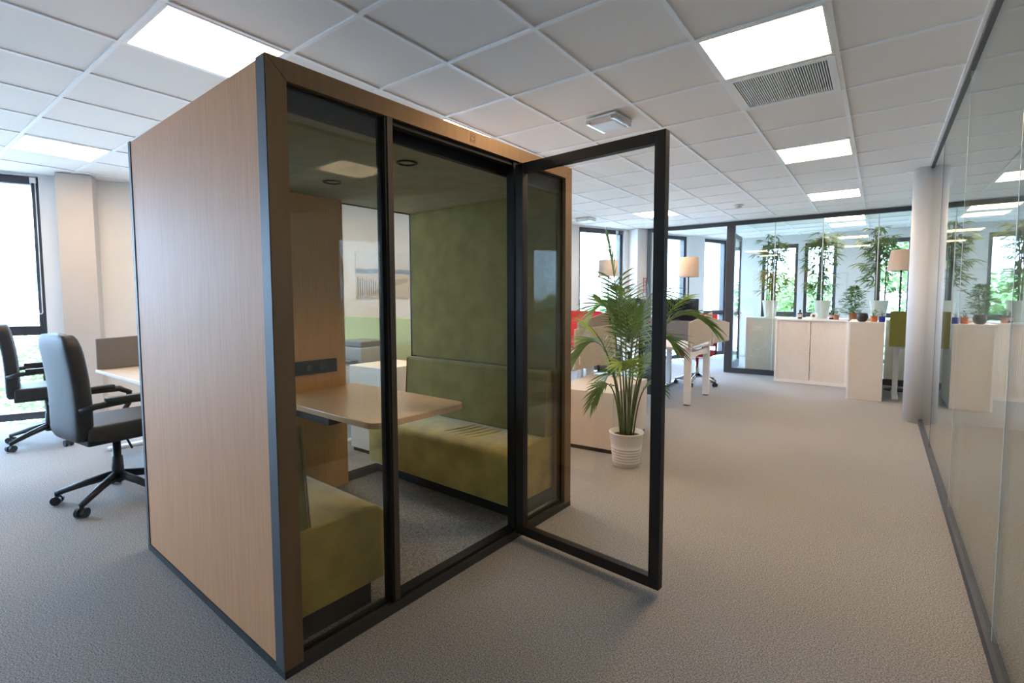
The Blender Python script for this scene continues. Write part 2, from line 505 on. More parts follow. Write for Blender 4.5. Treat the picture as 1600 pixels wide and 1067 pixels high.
# ------------------------------------------------------------------ right glass wall with column
wg = sroot('wall_right', label='frameless glass wall with dark floor rail')
joints = [YN, -2.0, -0.5, 1.0, 2.5, 4.0, 5.5, 6.86-.16]
for a, b in zip(joints, joints[1:]):
    obj('pane', MB().box(XG-.005, XG+.005, a+.003, b-.003, .05, HC-.02), M_GLASSWALL, wg)
for y in joints[1:-1]:
    obj('joint_strip', MB().box(XG-.006, XG+.006, y-.003, y+.003, .05, HC-.02), M_SLATE if y > 5 else pm('clear_joint', (.62,.68,.66), .3), wg)
obj('floor_rail', MB().box(XG-.022, XG+.022, YN, 6.72, 0, .05), M_SLATE, wg)
obj('ceiling_track', MB().box(XG-.018, XG+.018, YN, 6.72, HC-.022, HC-.001), M_ANTH, wg)
struct(obj('wall_column', MB().lathe([(.152,0),(.152,HC+.004)], 48, (XG, 6.86, 0)), M_COLUMN, smooth=False), 'round white column at the end of the glass wall')
for p in bpy.data.objects['wall_column'].data.polygons:
    p.use_smooth = len(p.vertices) == 4
# ------------------------------------------------------------------ far glass partition
wp = sroot('wall_far', label='dark framed glass partition of the far room')
xl = P0.x+(YP-P0.y)*math.tan(FA)+.3
obj('top_rail', MB().box(xl, XE, YP-.03, YP+.03, HC-.07, HC-.001), M_ANTH, wp)
obj('door_post', MB().box(-2.235, -2.10, YP-.035, YP+.035, 0, HC-.07), M_ANTH, wp)
obj('floor_rail', MB().box(-2.10, XE, YP-.03, YP+.03, 0, .09), M_ANTH, wp)
obj('wall_post', MB().box(xl, xl+.07, YP-.03, YP+.03, 0, HC-.07), M_ANTH, wp)
pj = [-2.10, -1.47, -.78, -.06, .65, 1.4, 2.2, 3.2, XE]
for a, b in zip(pj, pj[1:]):
    obj('pane', MB().box(a+.003, b-.003, YP-.006, YP+.006, .09, HC-.07), M_GLASSGRN, wp)
for x in pj[1:-1]:
    obj('joint_strip', MB().box(x-.006, x+.006, YP-.008, YP+.008, .09, HC-.07), pm('clear_joint', (.62,.68,.66), .3), wp)
# open glass door leaf
d1 = sroot('door_1', (-2.16, YP+.06, 0), R(3), 'grey framed glass door standing open')
for (a,b,c,d) in ((0,.08,.01,2.5),(.82,.9,.01,2.5),(.08,.82,.01,.16),(.08,.82,2.42,2.5)):
    obj('door_frame', MB().box(-.02,.02,a,b,c,d), M_SLATE, d1)
obj('pane', MB().box(-.005,.005,.08,.82,.16,2.42), M_GLASSGRN, d1)
h = MB().tube([(.03,.78,1.05),(.07,.78,1.05),(.07,.66,1.05)], .011); h.tube([(-.03,.78,1.05),(-.07,.78,1.05),(-.07,.66,1.05)], .011)
obj('handle', h, M_CHROME, d1)
# skirting
bb = MB(); s = S_N
for a, b in WIN:
    fbox(bb, s, a, 0.001, .012, 0, .07); s = b
fbox(bb, s, S_B-.05, 0.001, .012, 0, .07)
struct(obj('baseboard_left', bb, M_WHITE), 'low white skirting')

# ------------------------------------------------------------------ ceiling fittings
def light_panel(i, j, label):
    t = thing('ceiling_light', label, 'ceiling light', ((gx(i)+gx(i+1))/2, (gy(j)+gy(j+1))/2, HC), 0, 'square ceiling light panels')
    f = MB()
    for (a,b,c,d) in ((-.288,.288,-.288,-.274),(-.288,.288,.274,.288),(-.288,-.274,-.274,.274),(.274,.288,-.274,.274)):
        f.box(a,b,c,d,-.002,.03)
    obj('frame', f, M_RAIL, t)
    obj('diffuser', MB().box(-.274,.274,-.274,.274,.004,.02), M_PANEL, t)
for (i,j), lb in LIGHT_CELLS.items():
    light_panel(i, j, lb)
t = thing('air_grille', 'white slatted air grille next to the nearest aisle light', 'air vent', ((gx(-1)+gx(0))/2, (gy(4)+gy(5))/2, HC))
f = MB()
for (a,b,c,d) in ((-.288,.288,-.288,-.25),(-.288,.288,.25,.288),(-.288,-.25,-.25,.25),(.25,.288,-.25,.25)):
    f.box(a,b,c,d,-.004,.03)
obj('frame', f, M_RAIL, t)
sl = MB()
for k in range(40):
    x = -.245+k*.0126
    sl.add([(x,-.25,.0),(x+.0055,-.25,.0),(x+.0055,.25,.0),(x,.25,.0),(x,-.25,.012),(x+.0055,-.25,.012),(x+.0055,.25,.012),(x,.25,.012)],
       [(0,3,2,1),(4,5,6,7),(0,1,5,4),(1,2,6,5),(2,3,7,6),(3,0,4,7)])
obj('slats', sl, M_RAIL, t, kind='stuff')
obj('backing', MB().box(-.25,.25,-.25,.25,.022,.03), pm('duct_grey', (.16,.16,.17), .8), t)
def emergency(loc, rz, label):
    t = thing('emergency_light', label, 'emergency light', loc, rz)
    obj('base', MB().box(-.13,.13,-.13,.13,-.022,0), M_WHITE, t, bevel=.01)
    d = MB()
    d.add([(-.125,-.125,-.022),(.125,-.125,-.022),(.125,.125,-.022),(-.125,.125,-.022),(-.095,-.1,-.055),(.095,-.1,-.055),(.095,.1,-.055),(-.095,.1,-.055)],
          [(0,1,2,3),(7,6,5,4),(0,4,5,1),(1,5,6,2),(2,6,7,3),(3,7,4,0)])
    obj('cover', d, pm('frosted_cover', (.62,.62,.61), .4), t, bevel=.006)
    for s in (-1, 1):
        obj('clip', MB().box(s*.105-.016, s*.105+.016, -.13, .13, -.05, -.02), M_CHROME, t, bevel=.006)
emergency((-1.69, 3.5, HC), R(-4), 'clear emergency light box on the ceiling above the open pod door')
emergency((-4.05, 7.55, HC), 0, 'small emergency light on the ceiling before the palm window')
t = thing('smoke_detector', 'small round smoke detector on the ceiling before the partition', 'smoke detector', (-1.71, 7.84, HC))
obj('base', MB().lathe([(.06,0),(.06,-.012),(.055,-.014)], 24), M_WHITE, t)
obj('sensor', MB().lathe([(.045,-.014),(.04,-.035),(.02,-.042)], 24), pm('detector_grey', (.45,.45,.45), .5), t)

# ------------------------------------------------------------------ meeting pod
PW, PD, PH = 1.885, 1.485, 2.14     # along the front, depth, height
pod = thing('meeting_pod', 'wood-clad meeting booth with bronze frame and olive velvet benches', 'meeting booth', (-1.633, 0.855, 0), R(-2.0))
# local axes: y = along the front (u), x = -depth
def pb(mb, u0, u1, v0, v1, z0, z1): return mb.box(-v1, -v0, u0, u1, z0, z1)
FR = 0.07
# floor plinth
obj('base_plinth', pb(MB(), 0, PW, 0, PD, 0, .03), M_PLINTH, pod)
obj('floor_carpet', pb(MB(), .03, PW-.03, .08, PD-.06, .03, .034), M_CARPET, pod)
# side panels
obj('side_panel', pb(MB(), .004, .03, .06, PD-.035, .034, PH-.004), M_PODWOOD, pod)
obj('side_panel', pb(MB(), PW-.03, PW-.004, .06, PD-.035, .034, PH-.004), M_PODWOOD, pod)
obj('roof_panel', pb(MB(), .03, PW-.03, .06, PD-.035, PH-.06, PH-.004), M_PLINTH, pod)
# front frame, mitred
def mitred(pts, v0, v1, name, mat):
    # pts: quad in (u,z)
    n = len(pts); mb = MB()
    vs_ = [(-v0,u,z) for u,z in pts]+[(-v1,u,z) for u,z in pts]
    mb.add(vs_, [tuple(range(n)), tuple(range(2*n-1,n-1,-1))]+[(i,n+i,n+(i+1)%n,(i+1)%n) for i in range(n)])
    return obj(name, mb, mat, pod)
g_ = .0012
mitred([(g_,PH-g_),(FR+g_,PH-FR),(FR,.03),(0,.03)][::-1], 0, .06, 'frame_post', M_BRONZE)
mitred([(PW-g_,PH-g_),(PW,.03),(PW-FR,.03),(PW-FR-g_,PH-FR)][::-1], 0, .06, 'frame_post', M_BRONZE)
mitred([(2*g_,PH),(PW-2*g_,PH),(PW-FR-2*g_,PH-FR+g_),(FR+2*g_,PH-FR+g_)][::-1], 0, .06, 'frame_head', M_BRONZE)
obj('frame_sill', pb(MB(), FR, PW-FR, 0, .06, .03, .045), pm('sill_brown', (.055,.045,.04), .45, metal=.3), pod)
# graphite side edges of the front frame and the rear posts
obj('edge_strip', pb(MB(), -.002, .0, .001, .06, .03, PH-.002), M_PODSIDE, pod)
for u0 in (0.0, PW-.06):
    obj('rear_post', pb(MB(), u0, u0+.06, PD-.03, PD, .03, PH), M_PODSIDE, pod)
obj('shadow_gap', pb(MB(), .006, .03, PD-.036, PD-.03, .03, PH-.002), M_BLACK, pod)
obj('rear_head', pb(MB(), .06, PW-.06, PD-.03, PD, PH-.13, PH), M_PODSIDE, pod)
obj('rear_sill', pb(MB(), .06, PW-.06, PD-.03, PD, .03, .08), M_PODSIDE, pod)
# black inner frame
U1, U2, U3, U4 = .472, .512, 1.315, 1.40
inner = [(U1,U2,.03,PH-FR),(U3,U4,.03,PH-FR)]
obj('mullion', pb(MB(), U1, U2, .004, .06, .045, PH-FR), M_BLACK, pod)
obj('mullion', pb(MB(), U3+.04, U4, .004, .06, .045, PH-FR), M_BLACK, pod)
obj('mullion_face', pb(MB(), U1+.012, U2-.002, .0005, .004, .05, PH-FR), pm('mullion_bronze', (.085,.06,.042), .45, metal=.3), pod)
obj('door_jamb', pb(MB(), U3, U3+.04, .012, .06, .045, PH-FR), M_BLACK, pod)
obj('door_stop', pb(MB(), U2, U2+.012, .03, .06, .045, PH-FR), M_BLACK, pod)
obj('door_head', pb(MB(), U2, U3, .02, .06, PH-FR-.02, PH-FR), M_BLACK, pod)
obj('door_sill', pb(MB(), U2, U3, .008, .06, .045, .062), M_BLACK, pod)
def pane(u0, u1, z0, z1, v):
    p = obj('pane', pb(MB(), u0, u1, v-.004, v+.004, z0, z1), M_GLASSPOD, pod)
    obj('gasket', pb(pb(pb(pb(MB(), u0, u0+.006, v-.006, v+.006, z0, z1), u1-.006, u1, v-.006, v+.006, z0, z1), u0, u1, v-.006, v+.006, z0, z0+.006), u0, u1, v-.006, v+.006, z1-.006, z1), M_BLACK, p)
pane(FR, U1, .045, PH-FR, .03)
pane(U4, PW-FR, .045, PH-FR, .03)
pane(.06, PW-.06, .08, PH-.13, PD-.015)
# interior
ZC = 2.01
obj('ceiling_felt', pb(MB(), .07, PW-.075, .105, PD-.03, ZC, ZC+.03), M_FELT, pod)
obj('ceiling_fascia', pb(MB(), .03, PW-.03, .09, .104, ZC-.004, PH-.05), M_BLACK, pod)
obj('ceiling_edge', pb(MB(), .07, PW-.075, .1, .106, ZC-.006, ZC+.004), pm('felt_edge', (.30,.25,.13), .9), pod)
for (u, v) in ((.83,.30),(.82,.95)):
    sp = obj('ceiling_spot', MB().lathe([(.052,.012),(.052,-.004),(.046,-.006),(.040,-.006),(.036,.012)], 28, (-v,u,ZC)), M_BLACK, pod)
    obj('lens', MB().lathe([(.035,.002),(.034,.001)], 24, (-v,u,ZC)), M_SCREEN, sp)
UN, UFAR = .07, 1.81
obj('wall_felt', pb(MB(), .03, UN, .07, PD-.035, .88, ZC), M_FELT, pod)
obj('wall_felt', pb(MB(), UFAR, PW-.03, .07, PD-.035, .885, ZC), M_FELT, pod)
def bench(flip):
    # section in (u,z) relative to the wall: w = distance from the wall
    b = bpy.data.objects.new('bench', None); COL.objects.link(b); b.parent = pod; b.empty_display_size = .1
    def U(w): return UFAR-w if flip else UN+w
    def bx(w0, w1, v0, v1, z0, z1): return MB().box(-v1, -v0, min(U(w0),U(w1)), max(U(w0),U(w1)), z0, z1)
    seat = MB()
    prof = [(0,.125),(.425,.125),(.435,.14),(.435,.395),(.428,.425),(.40,.448),(.34,.458),(.18,.462),(0,.465)]
    poly_ = [(U(w),z) for w,z in prof]
    if not flip: poly_ = poly_[::-1]
    n = len(poly_)
    V = [.09+ (PD-.04-.09)*k/8 for k in range(9)]
    for v in V: seat.v += [(-v,u,z) for u,z in poly_]
    for k in range(8):
        for i in range(n):
            a = k*n+i; c = k*n+(i+1)%n
            seat.f.append((a,c,c+n,a+n))
    seat.f.append(tuple(range(n-1,-1,-1))); seat.f.append(tuple(range(8*n,9*n)))
    so = obj('seat', seat, M_VELVET, b, bevel=.008, smooth=False)
    for p in so.data.polygons: p.use_smooth = len(p.vertices) == 4
    # gathered folds in the velvet
    if flip:
        for k in range(5):
            v0 = .42+k*.06
            pts = []
            for i in range(13):
                t = i/12; w = .06+.33*t
                zs = .465-.007*t if w < .34 else .458-.010*(w-.34)/.06
                pts.append((-(v0+.09*t*t), U(w), zs-.0085))
            obj('fold', MB().tube(pts, [.004+.0105*math.sin(math.pi*i/12)**.6 if 0 < i < 12 else .003 for i in range(13)], 10), M_VELVET, b, smooth=True)
    obj('plinth', bx(0,.36,.10,PD-.045,.034,.125), M_PLINTH, b)
    back = MB()
    pr = [(0,.465),(.085,.465),(.06,.86),(.05,.878),(0,.88)]
    pp = [(U(w),z) for w,z in pr]
    back.v = [(-.09,u,z) for u,z in pp]+[(-(PD-.04),u,z) for u,z in pp]
    m = len(pp)
    back.f = [tuple(range(m)), tuple(range(2*m-1,m-1,-1))]+[(i,m+i,m+(i+1)%m,(i+1)%m) for i in range(m)]
    obj('back_cushion', back, M_FELT, b, bevel=.006)
    for v_ in (.088, PD-.042):
        obj('piping', MB().tube([(-v_,U(.087),.47),(-v_,U(.06),.87)], .004, 6), pm('piping_tan', (.32,.26,.14), .8), b)
bench(True); bench(False)
obj('wood_panel', pb(MB(), .67, 1.17, PD-.085, PD-.035, .034, ZC), M_INWOOD, pod, bevel=.002)
sk = obj('socket_box', pb(MB(), .79, 1.09, PD-.105, PD-.085, .845, .935), M_BLKPL, pod, bevel=.003)
for u in (.89, .98):
    obj('outlet', MB().lathe([(.021,0),(.021,.004),(.017,.004),(.015,-.004)], 20, (0,0,0)), pm('outlet_grey', (.10,.10,.10), .4), sk)
    o = sk.children[-1]; o.rotation_euler = (0, R(90), 0); o.location = (-(PD-.105), u, .89)
# table with rounded outer corners
tu0, tu1, tv0, tv1, tr = .605, 1.245, .30, PD-.085, .07
tp = [(-tv1,tu0),(-tv1,tu1)]
for a0, (cx, cy) in ((90, (-tv0-tr, tu1-tr)), (0, (-tv0-tr, tu0+tr))):
    for k in range(7):
        a = R(a0-15*k); tp.append((cx+tr*math.cos(a), cy+tr*math.sin(a)))
obj('table_top', MB().prism(tp, .71, .742), M_TABLE, pod, bevel=.004)
obj('table_bracket', pb(MB(), .76, 1.09, .95, PD-.085, .60, .709), M_BLKPL, pod, bevel=.004)
# embossed emblem on the head rail
em = MB(); uc, zc = .985, PH-.034
for (du_, dz_, w_, h_) in ((-.008,.008,.0022,.004),(.007,.006,.0022,.004)):
    pb(em, uc+du_-w_, uc+du_+w_, -.0008, .002, zc+dz_-h_, zc+dz_+h_)
for (a,b,c,d) in ((-.017,-.0155,-.02,.02),(.0155,.017,-.02,.02),(-.017,.017,.0185,.02),(-.017,.017,-.02,-.0185)):
    pb(em, uc+a, uc+b, -.0006, .002, zc+c, zc+d)
for k in range(6):
    a = R(200+k*28); pb(em, uc+.012*math.cos(a)-.002, uc+.012*math.cos(a)+.002, -.0008, .002, zc-.004+.009*math.sin(a)-.0012, zc-.004+.009*math.sin(a)+.0012)
obj('emblem', em, pm('dark_bronze', (.07,.05,.035), .5, metal=.4), pod, label='small embossed square emblem')
# door leaf, open about ninety degrees
door = bpy.data.objects.new('door', None); COL.objects.link(door); door.parent = pod; door.empty_display_size = .1
door.location = (.002, 1.335, 0); door.rotation_euler = (0, 0, R(-93.0+90))
DW, DZ0, DZ1, DT = .84, .035, PH-FR-.02, .04
# local x along the leaf, y across its thickness
for (a,b,c,d) in ((0,.05,DZ0,DZ1),(DW-.05,DW,DZ0,DZ1),(.05,DW-.05,DZ0,DZ0+.05),(.05,DW-.05,DZ1-.05,DZ1)):
    obj('door_frame', MB().box(a,b,-DT/2,DT/2,c,d), pm('dark_bronze_door', (.020,.015,.012), .5, var=.1, spec=.35), door, bevel=.0015)
obj('door_pane', MB().box(.05,DW-.05,-.004,.004,DZ0+.05,DZ1-.05), M_GLASS, door)
for z in (.3, 1.05, 1.85):
    obj('hinge', MB().lathe([(.009,0),(.009,.09)], 12, (-.006,.012,z)), M_BLACK, door)

# ------------------------------------------------------------------ office chairs
def swivel_base(t, r=.33, mat=M_BLKPL, cm=M_BLKPL):
    for k in range(5):
        a = R(72*k+18)
        c, s = math.cos(a), math.sin(a)
        arm = MB().tube([(.03*c,.03*s,.155),(r*.5*c,r*.5*s,.125),(r*c,r*s,.075)], [.028,.024,.017], 10)
        ao = obj('base_arm', arm, mat, t, smooth=True)
        px, py = r*c, r*s
        cs = MB()
        for w in (-.018, .018):
            ox, oy = -s*w, c*w
            cs.tube([(px+ox*.5,py+oy*.5,.03),(px+ox*1.7,py+oy*1.7,.03)], .029, 14)
        cs.tube([(px,py,.04),(px,py,.085)], .012, 8)
        obj('caster', cs, cm, ao)
    obj('gas_lift', MB().lathe([(.036,.11),(.034,.20),(.030,.28),(.024,.285),(.024,.42)], 18), mat, t, smooth=True)
def exec_chair(label, loc, rz):
    t = thing('office_chair', label, 'chair', loc, rz, 'black leather desk chairs')
    swivel_base(t)
    obj('tilt_mechanism', MB().box(-.09,.09,-.12,.14,.41,.455), M_BLKPL, t, bevel=.01)
    lv = MB().tube([(.05,.02,.43),(.12,.02,.40),(.15,.03,.35)], .007); obj('lever', lv, M_BLKPL, t, smooth=True)
    soft(obj('seat', shift(rbox(.50,.50,.11), (0,.02,.505)), M_LEATHER, t))
    # tall back, curved in profile
    back = MB(); n = 9
    secs = []
    for k in range(n):
        f = k/(n-1); z = .44+f*.70
        y = -.235-.035*f+.02*math.sin(f*math.pi)-.01*f*f
        w = .225-(.012 if k in (0,n-1) else 0); th = .052-(.014 if k in (0,n-1) else 0)
        secs.append((y,z,w,th))
    ring = 16
    for (y,z,w,th) in secs:
        for q in range(ring):
            a = 2*math.pi*q/ring
            ca, sa = math.cos(a), math.sin(a)
            cx = math.copysign(abs(ca)**.22, ca)*w; cy = math.copysign(abs(sa)**.45, sa)*th
            back.v.append((cx, y+cy, z))
    for k in range(n-1):
        for q in range(ring):
            q2 = (q+1)%ring
            back.f.append((k*ring+q,k*ring+q2,(k+1)*ring+q2,(k+1)*ring+q))
    back.f.append(tuple(range(ring-1,-1,-1))); back.f.append(tuple(range((n-1)*ring,n*ring)))
    soft(obj('backrest', back, M_LEATHER, t), 1)
    obj('seat_shell', shift(rbox(.46,.46,.05), (0,.0,.455)), M_BLKPL, t, smooth=True)
    for s in (-1, 1):
        arm = MB().tube([(s*.235,-.26,.66),(s*.275,-.20,.685),(s*.285,-.02,.70),(s*.285,.14,.695),(s*.285,.20,.66),(s*.28,.19,.58),(s*.26,.13,.50),(s*.22,.10,.47)], [.018,.020,.022,.022,.02,.018,.018,.016], 10)
        ao = obj('armrest', arm, M_BLKPL, t, smooth=True)
        soft(obj('arm_pad', shift(rbox(.055,.26,.03), (s*.285,-.02,.718)), M_LEATHER, ao), 1)
    return t
exec_chair('black leather office chair turned with its back to the camera beside the pod', (-4.12, 1.05, 0), R(6))
exec_chair('black leather office chair at the left window', (-6.25, 1.10, 0), R(-8))

# ------------------------------------------------------------------ desks
def bench_desk(label, loc, w, d, top=M_DESK, leg=M_WHITE, group='white framed office desks', rz=0, foot=False, inset=.045):
    """desk: x centred, y from 0 to d"""
    t = thing('desk', label, 'desk', loc, rz, group)
    obj('desk_top', MB().box(-w/2,w/2,0,d,.70,.725), top, t, bevel=.003)
    for s in (-1, 1):
        x = s*(w/2-inset)
        if foot:
            obj('leg', MB().box(x-.03,x+.03,d/2-.04,d/2+.04,.03,.70), leg, t, bevel=.004)
            obj('foot', MB().box(x-.035,x+.035,.05,d-.05,.0,.03), leg, t, bevel=.008)
        else:
            for y in (.05, d-.05):
                obj('leg', MB().box(x-.04,x+.04,y-.032,y+.032,.012,.70), leg, t, bevel=.006)
                obj('foot', MB().box(x-.03,x+.03,y-.025,y+.025,0,.012), M_BLKPL, t)
            cb = MB().extr([(.08,.66),(d-.08,.66),(d-.08,.56),(d-.13,.585),(d/2,.60),(.13,.585),(.08,.56)], 'x', x-.025, x+.025)
            obj('cross_rail', cb, leg, t)
    obj('beam', MB().box(-w/2+.08,w/2-.08,d/2-.03,d/2+.03,.645,.70), leg, t)
    return t
def screen(name, label, poly, axis, a0, a1, mat, loc, group=None, clips=()):
    t = thing(name, label, 'desk screen', loc, 0, group)
    obj('panel', MB().extr(poly, axis, a0, a1), mat, t, bevel=.006)
    for (x,y,z) in clips:
        obj('clamp', MB().box(x-.014,x+.014,y-.014,y+.014,z-.03,z+.055), M_WHITE, t, bevel=.006)
    return t
G_D = 'white framed office desks'
bench_desk('beige desk beside the black chair left of the pod', (-4.55, 1.28, 0), 1.9, .8, foot=True)
screen('desk_screen', 'grey fabric desk screen left of the pod', [(-.0,.0),(.85,.0),(.85,.30),(0,.27)], 'x', -.015, .015, M_GREYSCR, (-5.48, 1.29, .726), 'fabric desk screens')
bench_desk('desk behind the pod carrying the pale green screen', (-4.85, 2.48, 0), 1.9, .8, top=M_WLAM, foot=True)
screen('desk_screen', 'pale green desk screen seen through the pod', [(0,-.05),(2.6,-.05),(2.6,.42),(0,.42)], 'y', -.015, .015, M_LGREEN, (-5.8, 3.33, .726), 'fabric desk screens')
bench_desk('desk beyond the pale green screen', (-4.9, 3.42, 0), 1.8, .8, top=M_WLAM, foot=True)
# mid bench by the aisle
bench_desk('white legged desk end facing the aisle', (-2.65, 6.16, 0), 1.6, .92, top=M_WLAM)
bench_desk('desk behind the aisle desk, by the far partition', (-2.75, 7.14, 0), 1.75, .85, top=M_WLAM, foot=True, inset=.72)
SG = 'beige slanted side screens on the aisle desks'
screen('side_screen', 'beige side screen with slanted top at the aisle desk end', [(0,.0),(.98,.03),(.98,.41),(0,.31)], 'x', -.012, .012, M_BEIGE, (-1.832, 6.03, .735), SG, ((.0,.06,-.0),(.0,.90,.0)))
screen('side_screen', 'smaller beige side screen behind the slanted one', [(0,-.03),(.95,-.05),(.95,.23),(0,.33)], 'x', -.012, .012, M_BEIGE, (-1.855, 7.12, .735), SG, ((.0,.06,.0),(.0,.85,.0)))
screen('desk_screen', 'dark centre divider between the aisle desks', [(0,0),(1.4,0),(1.4,.28),(0,.28)], 'y', -.012, .012, M_GREYSCR, (-3.40, 7.11, .735), 'fabric desk screens')
# near bench by the palm
bench_desk('desk behind the white cabinet and the palm', (-3.35, 4.32, 0), 1.8, .9, top=M_WLAM, foot=True)
screen('side_screen', 'beige side screen beside the palm leaves', [(0,-.08),(.92,-.08),(.92,.34),(0,.33)], 'x', -.012, .012, M_BEIGE, (-2.42, 4.30, .70), 'beige side screens by the palm', ((.0,.08,-.0),(.0,.9,.0)))
screen('desk_screen', 'red desk screen behind the palm', [(0,0),(1.3,0),(1.36,.38),(1.33,.44),(1.25,.46),(0,.46)], 'y', -.012, .012, M_RED, (-3.93, 5.32, .726), 'fabric desk screens')
screen('side_screen', 'low taupe side screen behind the red one', [(0,0),(.72,0),(.72,.46),(0,.36)], 'x', -.012, .012, pm('taupe_fabric', (.34,.28,.24), .9), (-2.53, 4.56, .727), 'beige side screens by the palm')
# monitors
def monitor(label, loc, rz, w=.56, h=.34):
    t = thing('monitor', label, 'monitor', loc, rz, 'black desk monitors')
    obj('stand_base', MB().lathe([(.11,0),(.11,.008),(.03,.014)], 24), M_BLKPL, t)
    obj('stand_post', MB().box(-.025,.025,-.012,.012,.01,.4), M_BLKPL, t)
    bz = obj('casing', MB().box(-w/2,w/2,.012,.045,.2,.2+h), M_BLKPL, t, bevel=.006)
    obj('display', MB().box(-w/2+.012,w/2-.012,.0455,.047,.212,.2+h-.012), M_SCREEN, bz)
monitor('black monitor behind the palm fronds', (-2.80, 6.5, .726), R(180), .62, .40)
monitor('dark monitor behind the beige slanted side screen', (-2.34, 7.3, .726), R(178), .52, .40)
t = thing('printer', 'grey desktop printer in front of the pale green screen', 'printer', (-4.02, 2.98, .726))
obj('body', MB().box(-.19,.19,-.16,.16,0,.16), pm('printer_grey', (.30,.31,.33), .5), t, bevel=.012)
obj('lid', MB().box(-.18,.18,-.15,.15,.16,.215), pm('printer_dark', (.13,.14,.15), .45), t, bevel=.012)
obj('paper_tray', MB().box(-.14,.14,-.24,-.16,.03,.045), pm('printer_dark', (.13,.14,.15), .45), t)
# pedestals / low cabinets
def cabinet(name, label, loc, w, d, h, mat, rz=0, drawers=0, group=None):
    t = thing(name, label, 'cabinet', loc, rz, group)
    obj('plinth', MB().box(-w/2+.015,w/2-.015,.015,d-.015,0,.035), M_BLKPL, t)
    obj('body', MB().box(-w/2,w/2,0,d,.035,h), mat, t, bevel=.004)
    for k in range(drawers):
        z0 = .045+k*(h-.06)/drawers
        dr = obj('drawer', MB().box(-w/2+.008,w/2-.008,-.016,0,z0,z0+(h-.06)/drawers-.008), mat, t, bevel=.003)
        obj('pull', MB().box(-.06,.06,-.024,-.016,z0+(h-.06)/drawers-.035,z0+(h-.06)/drawers-.027), M_CHROME, dr)
    return t
cabinet('low_cabinet', 'low white cabinet behind the palm pot', (-2.09, 3.835, 0), .60, .92, .53, M_CREAM, R(4))
cabinet('drawer_pedestal', 'white drawer pedestal under the desk left of the pod', (-4.55, 1.55, 0), .42, .42, .56, M_WLAM, 0, 3, 'white drawer pedestals')
cabinet('drawer_pedestal', 'white storage unit behind the pod table, seen through the glass', (-3.5, 2.62, 0), .46, .5, .76, M_WLAM, 0, 0, 'white drawer pedestals')
# black tower on casters
t = thing('tower_unit', 'tall narrow black tower on casters behind the palm', 'storage tower', (-2.32, 6.02, 0), R(0))
obj('body', MB().box(-.12,.08,-.06,.06,.13,1.0), M_BLACK, t, bevel=.01)
obj('side_pillar', MB().lathe([(.035,.13),(.035,1.0)], 20, (.10,.0,0)), M_BLKPL, t, smooth=True)
for x in (-.09, .07):
    c = MB().tube([(x,-.014,.03),(x,.014,.03)], .03, 14); c.tube([(x,0,.04),(x,0,.13)], .01, 8)
    obj('caster', c, M_BLKPL, t)
# task chairs with steel bases
def task_chair(label, loc, rz, mat):
    t = thing('task_chair', label, 'chair', loc, rz, 'task chairs with steel bases')
    swivel_base(t, .31, M_CHROME, M_BLKPL)
    soft(obj('seat', shift(rbox(.48,.46,.08), (0,.02,.49)), mat, t), 1)
    soft(obj('backrest', shift(rbox(.44,.05,.50), (0,-.24,.83), Matrix.Rotation(R(6),3,'X')), mat, t), 1)
    obj('back_bar', MB().tube([(0,-.05,.44),(0,-.26,.46),(0,-.29,.62),(0,-.29,.82)], .016, 8), M_BLKPL, t, smooth=True)
    for s in (-1, 1):
        obj('armrest', MB().tube([(s*.20,.0,.46),(s*.27,.0,.48),(s*.28,0,.66),(s*.28,.10,.68),(s*.28,-.12,.68)], .014, 8), M_BLKPL, t, smooth=True)
task_chair('red task chair tucked behind the aisle desk legs', (-2.25, 7.84, 0), R(180), M_RED)
task_chair('grey task chair beyond the palm, near the black tower', (-2.72, 5.68, 0), R(0), M_GREYSCR)
task_chair('black task chair by the picture wall seen through the pod', (-4.62, 4.30, 0), R(180), M_BLKPL)

# ------------------------------------------------------------------ far cabinets and what stands on them
def tambour(label, loc, w, d, h):
    t = thing('tambour_cabinet', label, 'cabinet', loc, 0, 'white tambour cabinets')
    b = MB()
    b.box(-w/2,-w/2+.03,0,d,0,h-.025); b.box(w/2-.03,w/2,0,d,0,h-.025); b.box(-w/2+.03,w/2-.03,0,d,0,.05); b.box(-w/2+.03,w/2-.03,d-.02,d,.05,h-.025)
    obj('carcass', b, M_WLAM, t)
    obj('cabinet_top', MB().box(-w/2,w/2,-.005,d,h-.025,h), M_WLAM, t, bevel=.002)
    for s in (-1, 1):
        x0, x1 = (-w/2+.03, -.004) if s < 0 else (.004, w/2-.03)
        dm = MB(); n = 24
        for k in range(n):
            a = x0+(x1-x0)*k/n; c = x0+(x1-x0)*(k+1)/n
            dm.box(a+.0008,c-.0008,.012,.022,.05,h-.025)
        do = obj('shutter_door', dm, M_CREAM, t)
        if s < 0:
            obj('lock', MB().box(-.022,-.006,.006,.012,.46,.52), M_WHITE, do)
            obj('keyhole', MB().box(-.017,-.011,.004,.006,.475,.488), M_BLKPL, do)
    return t
tambour('white tambour cabinet with two shutter doors before the far partition', (-.85, 8.85, 0), .97, .45, 1.005)
t = thing('side_cabinet', 'white cabinet seen end-on beside the tambour cabinet', 'cabinet', (-.135, 7.88, 0))
obj('body', MB().box(-.17,.19,.0,.95,.0,1.0), M_CREAM, t)
obj('edge_strip', MB().box(-.19,-.17,-.003,.95,.0,1.0), M_RAIL, t)
obj('cabinet_top', MB().box(-.19,.19,-.003,.95,1.0,1.02), M_WLAM, t, bevel=.002)
